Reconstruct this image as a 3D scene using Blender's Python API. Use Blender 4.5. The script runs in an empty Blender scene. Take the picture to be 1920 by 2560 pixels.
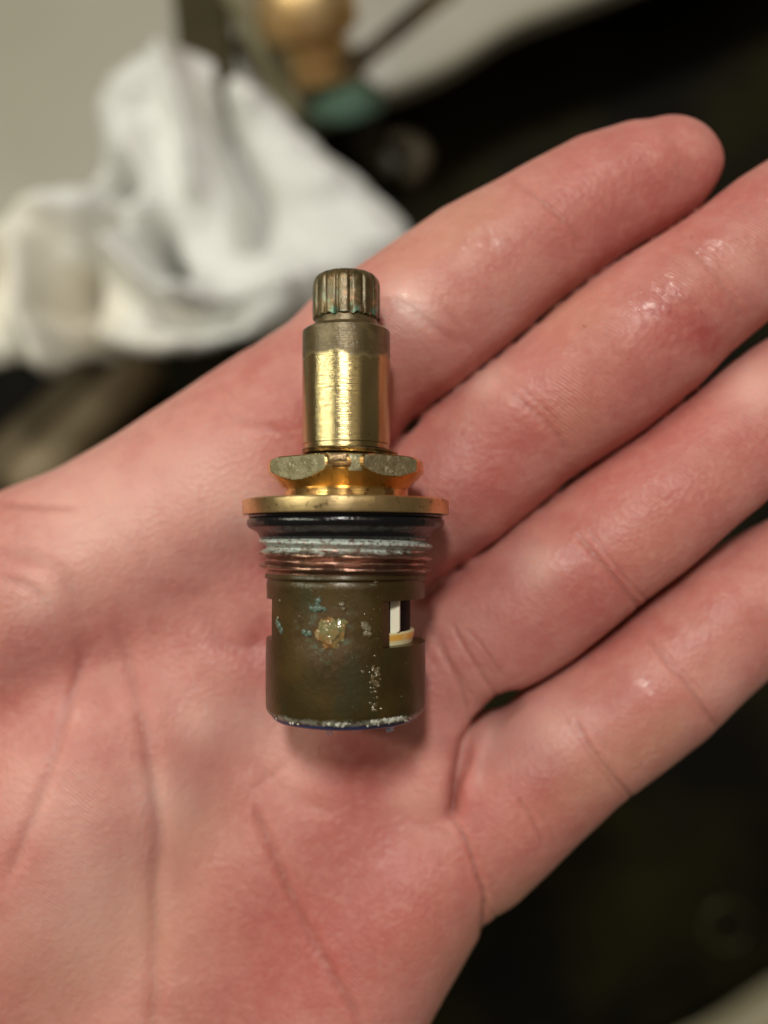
import bpy, bmesh, math, random
import numpy as np
from mathutils import Vector, Matrix, Euler
R = math.radians
sc = bpy.context.scene
sc.unit_settings.system = 'METRIC'
sc.unit_settings.scale_length = 0.01          # one unit is one centimetre

# ------------------------------------------------------------------ camera
D = 10.6                                       # camera height over the cartridge's axis
S = 0.0047                                     # cm per photo pixel in that plane
cam_d = bpy.data.cameras.new('camera'); cam = bpy.data.objects.new('camera', cam_d)
sc.collection.objects.link(cam); sc.camera = cam
cam.location = (0, 0, D)
cam_d.sensor_fit = 'VERTICAL'; cam_d.sensor_height = 24; cam_d.sensor_width = 18
cam_d.lens = 24 / 2 / (1280 * S / D)
cam_d.clip_start = 0.1; cam_d.clip_end = 1000
cam_d.dof.use_dof = True
cam_d.dof.focus_distance = D - 0.45
cam_d.dof.aperture_fstop = cam_d.lens * 0.001 / (2 * 0.19)

# ------------------------------------------------------------------ light
w = bpy.data.worlds.new('World'); sc.world = w; w.use_nodes = True
bg = w.node_tree.nodes['Background']
bg.inputs[0].default_value = (1.0, 0.82, 0.60, 1); bg.inputs[1].default_value = 0.12
def area(name, loc, size, power, col, target=(0, 0, 0), size_y=None):
    l = bpy.data.lights.new(name, 'AREA'); l.energy = power; l.color = col
    l.shape = 'RECTANGLE'; l.size = size; l.size_y = size_y or size
    o = bpy.data.objects.new(name, l); sc.collection.objects.link(o); o.location = loc
    o.rotation_euler = (Vector(target) - Vector(loc)).to_track_quat('-Z', 'Y').to_euler()
    return o
area('ceiling_lamp', (-5.0, 36, 70), 6.5, 46000, (1.0, 0.965, 0.885), size_y=12)
area('side_lamp', (-37, 13, 26), 3.0, 10000, (1.0, 1.0, 0.80), size_y=34)
area('far_lamp', (26, 20, 62), 24, 3000, (1.0, 0.86, 0.66))
sc.view_settings.view_transform = 'Standard'; sc.view_settings.look = 'None'
sc.view_settings.exposure = 0; sc.view_settings.gamma = 1
sc.render.engine = 'CYCLES'
sc.cycles.use_denoising = True
sc.cycles.max_bounces = 8
sc.cycles.use_adaptive_sampling = True; sc.cycles.adaptive_threshold = 0.01

# ------------------------------------------------------------------ coordinates
K = 1.1573                                     # reading grid (1659 wide) to photo pixels
def px(x, y, z=0.0):                           # photo pixel at depth z -> point
    f = (D - z) / D
    return ((x - 960) * S * f, (1280 - y) * S * f, z)
def pd(x, y, z=0.0):
    return px(x * K, y * K, z)
def rd(r, z=0.0):
    return r * K * S * (D - z) / D
def z6(x, y): return ((900 + .6148 * x) / K, (1300 + .6148 * y) / K)
def z4(x, y): return ((900 + .6148 * x) / K, (200 + .6148 * y) / K)
def z5(x, y): return (.66 * x / K, (1100 + .66 * y) / K)
def z2(x, y): return (.422 * x / K, (800 + .422 * y) / K)

# ------------------------------------------------------------------ object helpers
def link(name, me, mats, parent=None, smooth=True, sharp=None):
    if not isinstance(mats, (list, tuple)): mats = [mats]
    for m in mats: me.materials.append(m)
    if smooth:
        me.polygons.foreach_set('use_smooth', [True] * len(me.polygons))
        if sharp: me.set_sharp_from_angle(angle=R(sharp))
    o = bpy.data.objects.new(name, me); sc.collection.objects.link(o)
    if parent: o.parent = parent
    return o
def tag(o, label=None, cat=None, group=None, kind=None):
    if label: o['label'] = label
    if cat: o['category'] = cat
    if group: o['group'] = group
    if kind: o['kind'] = kind
    return o
def empty(name, loc=(0, 0, 0), rot=(0, 0, 0)):
    o = bpy.data.objects.new(name, None); sc.collection.objects.link(o)
    o.location = loc; o.rotation_euler = rot; o.empty_display_size = .3
    return o
def mesh(v, f):
    me = bpy.data.meshes.new('m'); me.from_pydata([tuple(map(float, p)) for p in v], [], f); me.update(); return me
def lathe(prof, n=128, fn=None, cap=True):
    """prof: list of (height, radius) along local Z"""
    v = []; f = []
    for (h, r) in prof:
        for k in range(n):
            a = 2 * math.pi * k / n
            rr = r if fn is None else fn(a, h, r)
            hh = h
            if isinstance(rr, tuple): rr, hh = rr
            v.append((rr * math.sin(a), -rr * math.cos(a), hh))
    m = len(prof)
    for i in range(m - 1):
        for k in range(n):
            k2 = (k + 1) % n
            f.append((i * n + k, i * n + k2, (i + 1) * n + k2, (i + 1) * n + k))
    if cap:
        f.append(tuple(range(n))[::-1]); f.append(tuple((m - 1) * n + k for k in range(n)))
    me = mesh(v, f)
    bm = bmesh.new(); bm.from_mesh(me); bmesh.ops.recalc_face_normals(bm, faces=bm.faces); bm.to_mesh(me); bm.free()
    return me
def tube(path, rad, n=20, cap=True):
    v = []; f = []; P = [Vector(p) for p in path]
    rads = rad if isinstance(rad, (list, tuple)) else [rad] * len(P)
    up = Vector((0.1, 0.2, 1)).normalized()
    for i, p in enumerate(P):
        t = (P[min(i + 1, len(P) - 1)] - P[max(i - 1, 0)]).normalized()
        a = t.cross(up).normalized(); b = a.cross(t)
        for k in range(n):
            q = 2 * math.pi * k / n
            v.append(p + (a * math.cos(q) + b * math.sin(q)) * rads[i])
    for i in range(len(P) - 1):
        for k in range(n):
            k2 = (k + 1) % n
            f.append((i * n + k, i * n + k2, (i + 1) * n + k2, (i + 1) * n + k))
    if cap:
        f.append(tuple(range(n))[::-1]); f.append(tuple((len(P) - 1) * n + k for k in range(n)))
    me = mesh(v, f)
    bm = bmesh.new(); bm.from_mesh(me); bmesh.ops.recalc_face_normals(bm, faces=bm.faces); bm.to_mesh(me); bm.free()
    return me
def smooth_path(pts, n=8):
    P = [Vector(p) for p in pts]; out = []
    for i in range(len(P) - 1):
        a, b, c, d = P[max(i - 1, 0)], P[i], P[i + 1], P[min(i + 2, len(P) - 1)]
        for k in range(n):
            t = k / n
            out.append(.5 * ((2 * b) + (c - a) * t + (2 * a - 5 * b + 4 * c - d) * t * t + (3 * b - a - 3 * c + d) * t ** 3))
    out.append(P[-1]); return out

# ------------------------------------------------------------------ material helpers
class Mat:
    def __init__(s, name):
        s.m = bpy.data.materials.new(name); s.m.use_nodes = True
        s.t = s.m.node_tree; s.n = s.t.nodes; s.b = s.n['Principled BSDF']
        s.tc = s.n.new('ShaderNodeTexCoord')
    def L(s, a, b): s.t.links.new(a, b)
    def set(s, **k):
        for n, v in k.items():
            n = n.replace('_', ' ')
            i = s.b.inputs[n]
            if hasattr(v, 'node'): s.L(v, i)
            elif isinstance(v, (tuple, list)) and len(v) == 3 and i.type == 'RGBA': i.default_value = (*v, 1)
            else: i.default_value = v
        return s
    def map(s, scale=(1, 1, 1), rot=(0, 0, 0)):
        n = s.n.new('ShaderNodeMapping'); n.inputs['Scale'].default_value = scale; n.inputs['Rotation'].default_value = rot
        s.L(s.tc.outputs['Object'], n.inputs[0]); return n.outputs[0]
    def noise(s, scale, detail=3, rough=.55, vec=None, dist=0):
        n = s.n.new('ShaderNodeTexNoise'); n.inputs['Scale'].default_value = scale
        n.inputs['Detail'].default_value = detail; n.inputs['Roughness'].default_value = rough
        n.inputs['Distortion'].default_value = dist
        s.L(vec if vec is not None else s.tc.outputs['Object'], n.inputs['Vector']); return n.outputs[0]
    def voro(s, scale, vec=None, feature='F1'):
        n = s.n.new('ShaderNodeTexVoronoi'); n.feature = feature; n.inputs['Scale'].default_value = scale
        s.L(vec if vec is not None else s.tc.outputs['Object'], n.inputs['Vector']); return n.outputs['Distance']
    def ramp(s, x, a, b, lo=0.0, hi=1.0):
        n = s.n.new('ShaderNodeMapRange'); n.interpolation_type = 'SMOOTHSTEP'
        n.inputs[1].default_value = a; n.inputs[2].default_value = b; n.inputs[3].default_value = lo; n.inputs[4].default_value = hi
        s.L(x, n.inputs[0]); return n.outputs[0]
    def mix(s, f, a, b):
        n = s.n.new('ShaderNodeMix'); n.data_type = 'RGBA'
        for v, i in ((f, 0), (a, 6), (b, 7)):
            if hasattr(v, 'node'): s.L(v, n.inputs[i])
            elif i == 0: n.inputs[0].default_value = v
            else: n.inputs[i].default_value = (*v, 1)
        return n.outputs[2]
    def math(s, op, a, b=0.0, clamp=False):
        n = s.n.new('ShaderNodeMath'); n.operation = op; n.use_clamp = clamp
        for k, v in enumerate((a, b)):
            if hasattr(v, 'node'): s.L(v, n.inputs[k])
            else: n.inputs[k].default_value = v
        return n.outputs[0]
    def attr(s, name):
        n = s.n.new('ShaderNodeAttribute'); n.attribute_name = name; return n.outputs['Fac']
    def sep(s, vec=None):
        n = s.n.new('ShaderNodeSeparateXYZ'); s.L(vec if vec is not None else s.tc.outputs['Object'], n.inputs[0]); return n.outputs
    def bump(s, h, strength=.3, dist=.02, prev=None):
        n = s.n.new('ShaderNodeBump'); n.inputs['Strength'].default_value = strength; n.inputs['Distance'].default_value = dist
        s.L(h, n.inputs['Height'])
        if prev is not None: s.L(prev, n.inputs['Normal'])
        return n.outputs[0]

# =================================================================== THE SETTING
ZC = -30.0
m = Mat('pale_enamel'); n1 = m.noise(.12, 2)
m.set(Base_Color=m.mix(n1, (.40, .385, .31), (.48, .465, .385)), Roughness=.35, Normal=m.bump(m.noise(1.5, 2), .15, .1))
M_pale = m.m
m = Mat('tan_enamel'); m.set(Base_Color=m.mix(m.noise(.15, 2), (.34, .30, .19), (.42, .38, .26)), Roughness=.4)
M_tanc = m.m
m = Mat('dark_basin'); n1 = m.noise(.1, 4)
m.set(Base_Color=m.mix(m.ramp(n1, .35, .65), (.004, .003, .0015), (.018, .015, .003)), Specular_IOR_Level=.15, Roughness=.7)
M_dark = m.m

def slab(name, pts, z, thick, mat):
    """a flat slab with a rounded upper edge from an outline"""
    bm = bmesh.new(); vs = [bm.verts.new((p[0], p[1], z)) for p in pts]
    fc = bm.faces.new(vs)
    if fc.normal.z < 0: fc.normal_flip()
    r = bmesh.ops.extrude_face_region(bm, geom=[fc])
    for g in r['geom']:
        if isinstance(g, bmesh.types.BMVert): g.co.z -= thick
    bmesh.ops.recalc_face_normals(bm, faces=bm.faces)
    ed = [e for e in bm.edges if all(abs(v.co.z - z) < 1e-5 for v in e.verts)]
    bmesh.ops.bevel(bm, geom=ed, offset=.6, segments=5, affect='EDGES', profile=.5)
    me = bpy.data.meshes.new(name); bm.to_mesh(me); bm.free()
    return link(name, me, mat, sharp=40)
P2 = lambda x, y, z=ZC: px(x, y, z)[:2]
edge = smooth_path([(*P2(-900, 880), 0), (*P2(-200, 640), 0), (*P2(300, 470), 0), (*P2(900, 255), 0), (*P2(1120, 165), 0), (*P2(1290, 60), 0), (*P2(1500, -20), 0), (*P2(2300, -330), 0)], 5)
o = slab('sink_rim', [(p.x, p.y) for p in edge] + [(60, 70), (-60, 70), (-60, 0)], ZC, 1.6, M_pale)
tag(o, kind='structure')
edge2 = smooth_path([(*P2(1310, 2885), 0), (*P2(1630, 2680), 0), (*P2(1805, 2590), 0), (*P2(1935, 2505), 0), (*P2(2100, 2395), 0), (*P2(2500, 2050), 0)], 5)
o = slab('counter', [(p.x, p.y) for p in edge2] + [(60, -15), (60, -60), (0, -60)], ZC, 1.6, M_tanc)
tag(o, kind='structure')
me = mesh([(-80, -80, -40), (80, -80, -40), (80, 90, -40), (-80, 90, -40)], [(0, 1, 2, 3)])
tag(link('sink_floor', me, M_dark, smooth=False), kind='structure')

# =================================================================== BACKGROUND OBJECTS
def brassmat(name, a, b, rough, metal=1.0, sc_=1.2, coat=0.0, lo=.35, hi=.65):
    m = Mat(name); n1 = m.noise(sc_, 4)
    m.set(Base_Color=m.mix(m.ramp(n1, lo, hi), a, b), Roughness=rough, Metallic=metal, Coat_Weight=coat,
          Normal=m.bump(m.noise(sc_ * 5, 3), .25, .05))
    return m.m
M_bb = brassmat('old_brass', (1.0, .74, .40), (.74, .44, .18), .42)
M_bo = brassmat('olive_tarnish', (.034, .026, .005), (.055, .042, .010), .8, .0)
M_teal = brassmat('green_patina', (.08, .15, .11), (.04, .05, .02), .8, .0, .7, lo=.42, hi=.58)
M_dp = brassmat('dark_pipe', (.014, .012, .004), (.03, .026, .01), .5, .1)
M_bn = brassmat('brown_pipe', (.36, .28, .18), (.24, .18, .10), .55, .1, .4)

Zv = -27
M_el = brassmat('dull_elbow', (.03, .025, .012), (.07, .05, .028), .6, .1, .5)
v0 = empty('faucet_valve', pd(690, 200, Zv))
tag(v0, 'old brass faucet valve with green corroded collar behind the white tissue', 'valve')
def vparts(name, me, mat, loc, direction, lab=None, sharp=35):
    o = link(name, me, mat, v0, sharp=sharp)
    q = Vector(direction).to_track_quat('Z', 'Y')
    o.rotation_euler = q.to_euler(); o.location = Vector(loc) - v0.location
    if lab: o['label'] = lab
    return o
u = rd(1, Zv)
# brass body: swelling nut, waist, spout of the collar; its axis runs up the picture and towards the camera
ax = Vector((-.22, .83, .52)).normalized()
base = Vector(pd(700, 175, Zv))
vparts('valve_body', lathe([(-10*u, 50*u), (0, 62*u), (40*u, 64*u), (75*u, 70*u), (90*u, 96*u), (110*u, 103*u), (175*u, 105*u), (190*u, 98*u), (196*u, 84*u), (260*u, 84*u), (290*u, 80*u)], 48), M_bb, base, ax)
vparts('collar', lathe([(-80*u, 60*u), (-74*u, 84*u), (-60*u, 90*u), (-36*u, 88*u), (-22*u, 70*u), (-8*u, 60*u)], 48), M_teal, Vector(pd(735, 175, Zv - .5)), ax, 'corroded green collar under the brass body')
o = link('pipe', tube(smooth_path([pd(740, 200, Zv - 2), pd(770, 260, Zv - 3.5), pd(810, 320, Zv - 4.5), pd(860, 372, Zv - 4.8)], 6), rd(46, Zv - 3)), M_dp, v0)
o.location = -v0.location
o = link('elbow', tube(smooth_path([pd(852, 300, Zv - 3.4), pd(893, 318, Zv - 3), pd(905, 355, Zv - 3), pd(880, 392, Zv - 3.4)], 6), [rd(r_, Zv) for r_ in np.interp(range(19), [0, 9, 18], [20, 34, 22])]), M_el, v0)
o.location = -v0.location
o = link('rod', tube([pd(745, 175, Zv), pd(800, 118, Zv + .6), pd(990, -30, Zv + 2.5)], [rd(24, Zv), rd(15, Zv), rd(14, Zv)]), M_bn, v0); o.location = -v0.location
o = link('rod', tube([pd(720, 148, Zv + .8), pd(800, 98, Zv + 1.6), pd(985, -62, Zv + 3)], [rd(14, Zv), rd(9, Zv), rd(8, Zv)]), M_el, v0); o.location = -v0.location

v1 = empty('mounting_bracket', pd(480, 60, Zv)); tag(v1, 'dark olive metal bracket standing between the white tissue and the brass valve', 'bracket')
def brk(name, a, b, wd, th, mat):
    a = Vector(a); b = Vector(b); d = (b - a).normalized(); side = d.cross(Vector((0, 0, 1))).normalized(); up = side.cross(d)
    bm = bmesh.new(); vs = []
    for p in (a, b):
        for (i, j) in ((-1, -1), (1, -1), (1, 1), (-1, 1)): vs.append(bm.verts.new(p + side * i * wd / 2 + up * j * th / 2))
    for f_ in ((0, 1, 2, 3), (7, 6, 5, 4), (0, 4, 5, 1), (1, 5, 6, 2), (2, 6, 7, 3), (3, 7, 4, 0)): bm.faces.new([vs[k] for k in f_])
    bmesh.ops.recalc_face_normals(bm, faces=bm.faces)
    bmesh.ops.bevel(bm, geom=list(bm.edges), offset=.12, segments=3, affect='EDGES')
    me = bpy.data.meshes.new(name); bm.to_mesh(me); bm.free()
    o = link(name, me, mat, v1, sharp=40); o.location = -v1.location; return o
brk('plate', pd(428, -60, Zv - 1), pd(455, 235, Zv - 2), rd(118, Zv), .8, M_bo)
brk('arm', pd(488, -40, Zv + .5), pd(640, 250, Zv - 1.5), rd(44, Zv), 1.0, brassmat('grey_brass', (.22, .20, .11), (.15, .13, .06), .6, .0))
brk('bar', pd(540, -60, Zv + 1), pd(600, 110, Zv), rd(30, Zv), .7, M_dp)

def pipe_thing(name, a, b, r0, r1, label, mat):
    a = Vector(a); b = Vector(b)
    n = 9; pts = [a.lerp(b, k / (n - 1)) for k in range(n)]
    rr = [r0 + (r1 - r0) * k / (n - 1) for k in range(n)]
    rr[0] *= .8; rr[-1] *= .85
    o = link(name, tube([p - a for p in pts], rr, 24), mat); o.location = a
    return tag(o, label, 'pipe')
pipe_thing('drain_pipe', pd(330, 775, -33), pd(40, 1060, -33), rd(44, -33), rd(56, -33), 'dull brown pipe lying under the tissue, nearest the wrist side of the hand', M_bn)
pipe_thing('drain_pipe', pd(215, 800, -35), pd(-60, 1060, -35), rd(48, -35), rd(48, -35), 'darker brown pipe at the left edge below the tissue', brassmat('darker_pipe', (.12, .09, .05), (.18, .13, .07), .6, .1, .4))
me = bpy.data.meshes.new('drain_ring')
bm = bmesh.new()
for k in range(40):
    a = 2 * math.pi * k / 40
    for q in range(10):
        b = 2 * math.pi * q / 10
        bm.verts.new(((1.25 + .16 * math.cos(b)) * math.cos(a), (1.25 + .16 * math.cos(b)) * math.sin(a), .16 * math.sin(b)))
bm.verts.ensure_lookup_table()
for k in range(40):
    for q in range(10):
        bm.faces.new([bm.verts[i] for i in (k * 10 + q, ((k + 1) % 40) * 10 + q, ((k + 1) % 40) * 10 + (q + 1) % 10, k * 10 + (q + 1) % 10)])
bmesh.ops.recalc_face_normals(bm, faces=bm.faces); bm.to_mesh(me); bm.free()
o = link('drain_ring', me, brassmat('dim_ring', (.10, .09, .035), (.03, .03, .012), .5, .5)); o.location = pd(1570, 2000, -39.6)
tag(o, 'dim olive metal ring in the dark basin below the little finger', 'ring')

# ---- tissue
def seg2(X, Y, pts):
    """distance to a polyline in the plane"""
    best = np.full(X.shape, 1e9, np.float32)
    for (x0, y0), (x1, y1) in zip(pts[:-1], pts[1:]):
        dx, dy = x1 - x0, y1 - y0
        t = np.clip(((X - x0) * dx + (Y - y0) * dy) / (dx * dx + dy * dy + 1e-9), 0, 1)
        best = np.minimum(best, np.hypot(X - x0 - t * dx, Y - y0 - t * dy))
    return best
def inpoly(X, Y, pts):
    c = np.zeros(X.shape, bool); n = len(pts)
    for i in range(n):
        (x0, y0), (x1, y1) = pts[i], pts[(i + 1) % n]
        m_ = ((y0 > Y) != (y1 > Y)) & (X < (x1 - x0) * (Y - y0) / (y1 - y0 + 1e-9) + x0)
        c ^= m_
    return c
rng = np.random.RandomState(4)
def vnoise(X, Y, f, seed=0):
    r_ = np.random.RandomState(seed); o = np.zeros(X.shape)
    for k in range(9):
        a = r_.rand() * 6.283; ff = f * (.6 + .9 * r_.rand())
        o += np.sin(X * ff * math.cos(a) + Y * ff * math.sin(a) + r_.rand() * 6.283)
    return o / 3.0
out = [(190, 215), (205, 165), (245, 128), (300, 112), (335, 72), (380, 66), (430, 72), (452, 95), (456, 165), (475, 215), (470, 240), (482, 172), (505, 158), (545, 172), (600, 215), (660, 275), (740, 345), (820, 415), (880, 478),
       (900, 560), (820, 640), (700, 700), (600, 735), (500, 748), (420, 768), (330, 775), (255, 760), (195, 735), (180, 760), (150, 818), (125, 822), (85, 795), (30, 775), (-60, 790), (-150, 700), (-120, 560), (-40, 500), (0, 470), (60, 425), (110, 405), (160, 385), (195, 335), (205, 300)]
NX, NY = 190, 150
gx = np.linspace(-170, 930, NX); gy = np.linspace(50, 840, NY)
X, Y = np.meshgrid(gx, gy)
ins = inpoly(X, Y, out); ed = seg2(X, Y, out + out[:1])
H = np.zeros(X.shape)
def fold(pts, wd, h, sharp=1.0):
    global H
    d = seg2(X, Y, pts); H += h * np.exp(-(d / wd) ** (2 if sharp <= 1 else 1.2))
fold([(350, 110), (390, 200), (415, 330), (425, 420)], 32, 1.5, 2)
fold([(300, 150), (270, 250), (300, 400)], 60, .9)
fold([(470, 235), (490, 300), (550, 420), (545, 520)], 30, -2.6)
fold([(505, 180), (600, 300), (760, 460), (860, 520)], 90, 1.0)
fold([(250, 380), (265, 400)], 28, -6.5)
fold([(333, 510), (340, 545), (380, 600)], 28, -4.6)
fold([(-60, 560), (0, 500), (100, 450), (230, 450)], 48, 1.5)
fold([(240, 470), (170, 590), (140, 680)], 26, -2.1)
fold([(70, 560), (90, 680), (130, 800)], 42, 1.8)
fold([(175, 600), (195, 770)], 16, -2.8)
fold([(240, 735), (350, 762), (500, 735), (640, 690)], 36, 1.2)
fold([(250, 540), (330, 620), (470, 670), (640, 650)], 34, 1.9, 2)
fold([(340, 690), (430, 715), (520, 700)], 20, -1.3)
fold([(560, 560), (680, 600), (800, 560)], 70, .9)
H += vnoise(X, Y, .018, 3) * .22 + vnoise(X, Y, .045, 5) * .10 + vnoise(X, Y, .1, 6) * .035
H *= 1.4
H += -np.abs(vnoise(X, Y, .022, 31)) * .45 + np.abs(vnoise(X, Y, .05, 33)) * .16
H += -.9 * np.exp(-ed / 22) + (Y - 400) * .0012 
f0 = (D + 23) / D
VX = (X * K - 960) * S * f0; VY = (1280 - Y * K) * S * f0; VZ = -23.5 + H
idx = -np.ones(X.shape, int); keep = ins; 
cells = keep[:-1, :-1] & keep[1:, :-1] & keep[:-1, 1:] & keep[1:, 1:]
used = np.zeros(X.shape, bool)
for (a, b) in ((0, 0), (1, 0), (0, 1), (1, 1)): used[a:NY - 1 + a, b:NX - 1 + b] |= cells
idx[used] = np.arange(used.sum())
V = np.stack([VX[used], VY[used], VZ[used]], 1)
ci, cj = np.nonzero(cells)
F = np.stack([idx[ci, cj], idx[ci + 1, cj], idx[ci + 1, cj + 1], idx[ci, cj + 1]], 1).tolist()
org = V.mean(0)
m = Mat('tissue_paper'); s_ = m.sep(); nn = m.math('ADD', m.math('MULTIPLY', m.noise(.5, 3), .5), m.math('MULTIPLY', m.ramp(m.math('ADD', s_[0], s_[1]), -9, 2, 1, 0), .45))
m.set(Base_Color=m.mix(m.ramp(nn, .42, .62), (.90, .90, .87), (.92, .87, .75)), Roughness=.9, Subsurface_Weight=.35, Subsurface_Scale=.6,
      Subsurface_Radius=(1, .9, .75), Normal=m.bump(m.noise(6, 3), .3, .05))
t_ = link('paper_tissue', mesh(V - org, F), m.m); t_.location = org
sd = t_.modifiers.new('s', 'SOLIDIFY'); sd.thickness = .12; sd.offset = 0
sb = t_.modifiers.new('b', 'SUBSURF'); sb.levels = 1; sb.render_levels = 1
tag(t_, 'crumpled white paper tissue lying behind the hand on the sink rim', 'tissue')

# =================================================================== THE HAND
HV = .048
gx0, gy0, gz0 = -9.7, -10.4, -4.7
nx, ny, nz = int(17.6 / HV), int(16.2 / HV), int(4.6 / HV)
ax_ = (gx0 + HV * np.arange(nx)).astype(np.float32); ay_ = (gy0 + HV * np.arange(ny)).astype(np.float32); az_ = (gz0 + HV * np.arange(nz)).astype(np.float32)
def chain(st, q=1.0, pad=1.0):
    """stations (x_d, y_d, r_d, surface z); union of round cones. q flattens in z."""
    Fld = np.full((nx, ny, nz), 9.0, np.float32)
    pts = []
    for (x, y, r, zs) in st:
        rc = rd(r, zs); zc = zs - rc / q
        f = (D - zc * .85) / D
        pts.append((((x * K) - 960) * S * f, (1280 - y * K) * S * f, zc, rc))
    for a, b in zip(pts[:-1], pts[1:]):
        mr = max(a[3], b[3]) + pad
        i0 = max(0, int((min(a[0], b[0]) - mr - gx0) / HV)); i1 = min(nx, int((max(a[0], b[0]) + mr - gx0) / HV) + 1)
        j0 = max(0, int((min(a[1], b[1]) - mr - gy0) / HV)); j1 = min(ny, int((max(a[1], b[1]) + mr - gy0) / HV) + 1)
        if i1 <= i0 or j1 <= j0: continue
        X_ = ax_[i0:i1, None, None]; Y_ = ay_[None, j0:j1, None]; Z_ = az_[None, None, :]
        dx, dy, dz = b[0] - a[0], b[1] - a[1], (b[2] - a[2]) * q
        L2 = dx * dx + dy * dy + dz * dz + 1e-9
        t = np.clip(((X_ - a[0]) * dx + (Y_ - a[1]) * dy + (Z_ - a[2]) * q * dz) / L2, 0, 1)
        d = np.sqrt((X_ - a[0] - t * dx) ** 2 + (Y_ - a[1] - t * dy) ** 2 + ((Z_ - a[2]) * q - t * dz) ** 2) - (a[3] + (b[3] - a[3]) * t)
        Fld[i0:i1, j0:j1] = np.minimum(Fld[i0:i1, j0:j1], d)
    return Fld
def smin(a, b, k):
    h = np.clip(.5 + .5 * (b - a) / k, 0, 1); return b + (a - b) * h - k * h * (1 - h)
def smax(a, b, k): return -smin(-a, -b, k)

ZG = -.75
def gp(pts): return [pd(x, y, ZG)[:2] for x, y in pts]
G1 = [(760, 1035), (847, 954), (926, 874), (990, 831), (1043, 789), (1096, 749), (1149, 704), (1229, 630), (1309, 571), (1388, 518), (1468, 470), (1532, 425), (1574, 383), (1606, 345), (1750, 225), (1950, 90)]
G2 = [(840, 1355), (916, 1296), (990, 1240), (1070, 1182), (1144, 1121), (1203, 1076), (1256, 1028), (1335, 975), (1415, 927), (1495, 863), (1548, 816), (1601, 752), (1659, 704), (1800, 590), (2100, 360)]
G3 = [(930, 1700), (1009, 1618), (1038, 1584), (1086, 1541), (1149, 1503), (1203, 1474), (1256, 1437), (1335, 1368), (1415, 1299), (1495, 1240), (1564, 1176), (1622, 1123), (1659, 1095), (1800, 975), (2100, 720)]
X2 = np.repeat(ax_[:, None], ny, 1); Y2 = np.repeat(ay_[None, :], nx, 0)
xw, yw, _ = pd(1075, 1552, ZG)
open3 = (.13 * np.exp(-((X2 - xw) / .30) ** 2 - ((Y2 - yw) / .5) ** 2)).astype(np.float32)[:, :, None]
def side(pts):
    """signed distance to a gap line: positive above (towards the index side)"""
    P = gp(pts); d = seg2(X2, Y2, P)
    xs = np.array([p[0] for p in P]); ys = np.array([p[1] for p in P])
    yl = np.interp(X2, xs, ys)
    lo = X2 < xs[0]; hi = X2 > xs[-1]
    return np.where(Y2 > yl, d, -d)[:, :, None].astype(np.float32)
s1, s2, s3 = side(G1), side(G2), side(G3)
ga = -.06; kk = .36
idxf = chain([(800, 765, 190, -.86), (890, 702, 190, -.66), (1037, 590, 181, -.62), (1165, 508, 166, -.68), (1302, 421, 152, -.78), (1382, 388, 143, -.84), (1456, 361, 125, -.96)], 1.06)
idxf = smax(idxf, ga - s1, kk)
midf = chain([(920, 1100, 178, -1.0), (999, 1030, 192, -.72), (1138, 916, 186, -.56), (1248, 836, 192, -.42), (1411, 707, 196, -.40), (1559, 595, 176, -.42), (1690, 495, 160, -.5), (1830, 395, 142, -.65), (1920, 330, 125, -.8)], 1.06)
midf = smax(smax(midf, ga + s1, kk), ga - s2, kk)
rinf = chain([(990, 1440, 175, -1.12), (1088, 1364, 186, -.86), (1242, 1244, 184, -.60), (1430, 1095, 182, -.50), (1585, 976, 172, -.5), (1720, 870, 160, -.55), (1860, 765, 140, -.7), (1950, 700, 122, -.85)], 1.06)
rinf = smax(smax(rinf, ga + s2, kk), ga - s3 + open3, kk)
pinf = chain([(1020, 1830, 172, -1.0), (1104, 1747, 172, -.86), (1238, 1622, 170, -.74), (1425, 1488, 167, -.72), (1578, 1350, 157, -.8), (1700, 1260, 138, -.95), (1800, 1185, 116, -1.1)], 1.06)
pinf = smax(pinf, ga + s3 + open3, kk)
del s1, s2, s3
palm = chain([(770, 790, 180, -.95), (620, 930, 222, -.92), (350, 1128, 242, -.82), (60, 1290, 232, -.85)], 1.0)
for st, q, k in (
    ([(900, 1130, 175, -1.25), (660, 1290, 240, -1.30), (330, 1560, 270, -.98), (20, 2000, 290, -.8)], 1.05, .75),
    ([(960, 1450, 150, -1.28), (800, 1600, 210, -1.20), (500, 1850, 270, -1.05), (200, 2260, 290, -.9)], 1.05, .8),
    ([(905, 1560, 140, -1.1), (960, 1640, 120, -1.08), (1000, 1800, 150, -.98), (885, 1955, 182, -.80), (735, 2190, 200, -.72), (600, 2480, 230, -.9)], 1.0, .5),
    ([(760, 1800, 200, -1.12), (520, 2150, 250, -.95), (330, 2480, 260, -1.0)], 1.05, .7),
    ([(60, 1290, 232, -.85), (-150, 1480, 240, -.95), (-400, 1330, 205, -1.5), (-590, 1110, 180, -2.0), (-680, 930, 150, -2.3)], 1.0, .6),
    ([(200, 1700, 250, -.72), (-60, 2100, 260, -.8), (-120, 2480, 270, -1.1)], 1.1, .8)):
    palm = smin(palm, chain(st, q), k)
fing = smin(smin(idxf, midf, .07), smin(rinf, pinf, .07), .07)
F3 = smin(palm, fing, .16)
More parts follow.
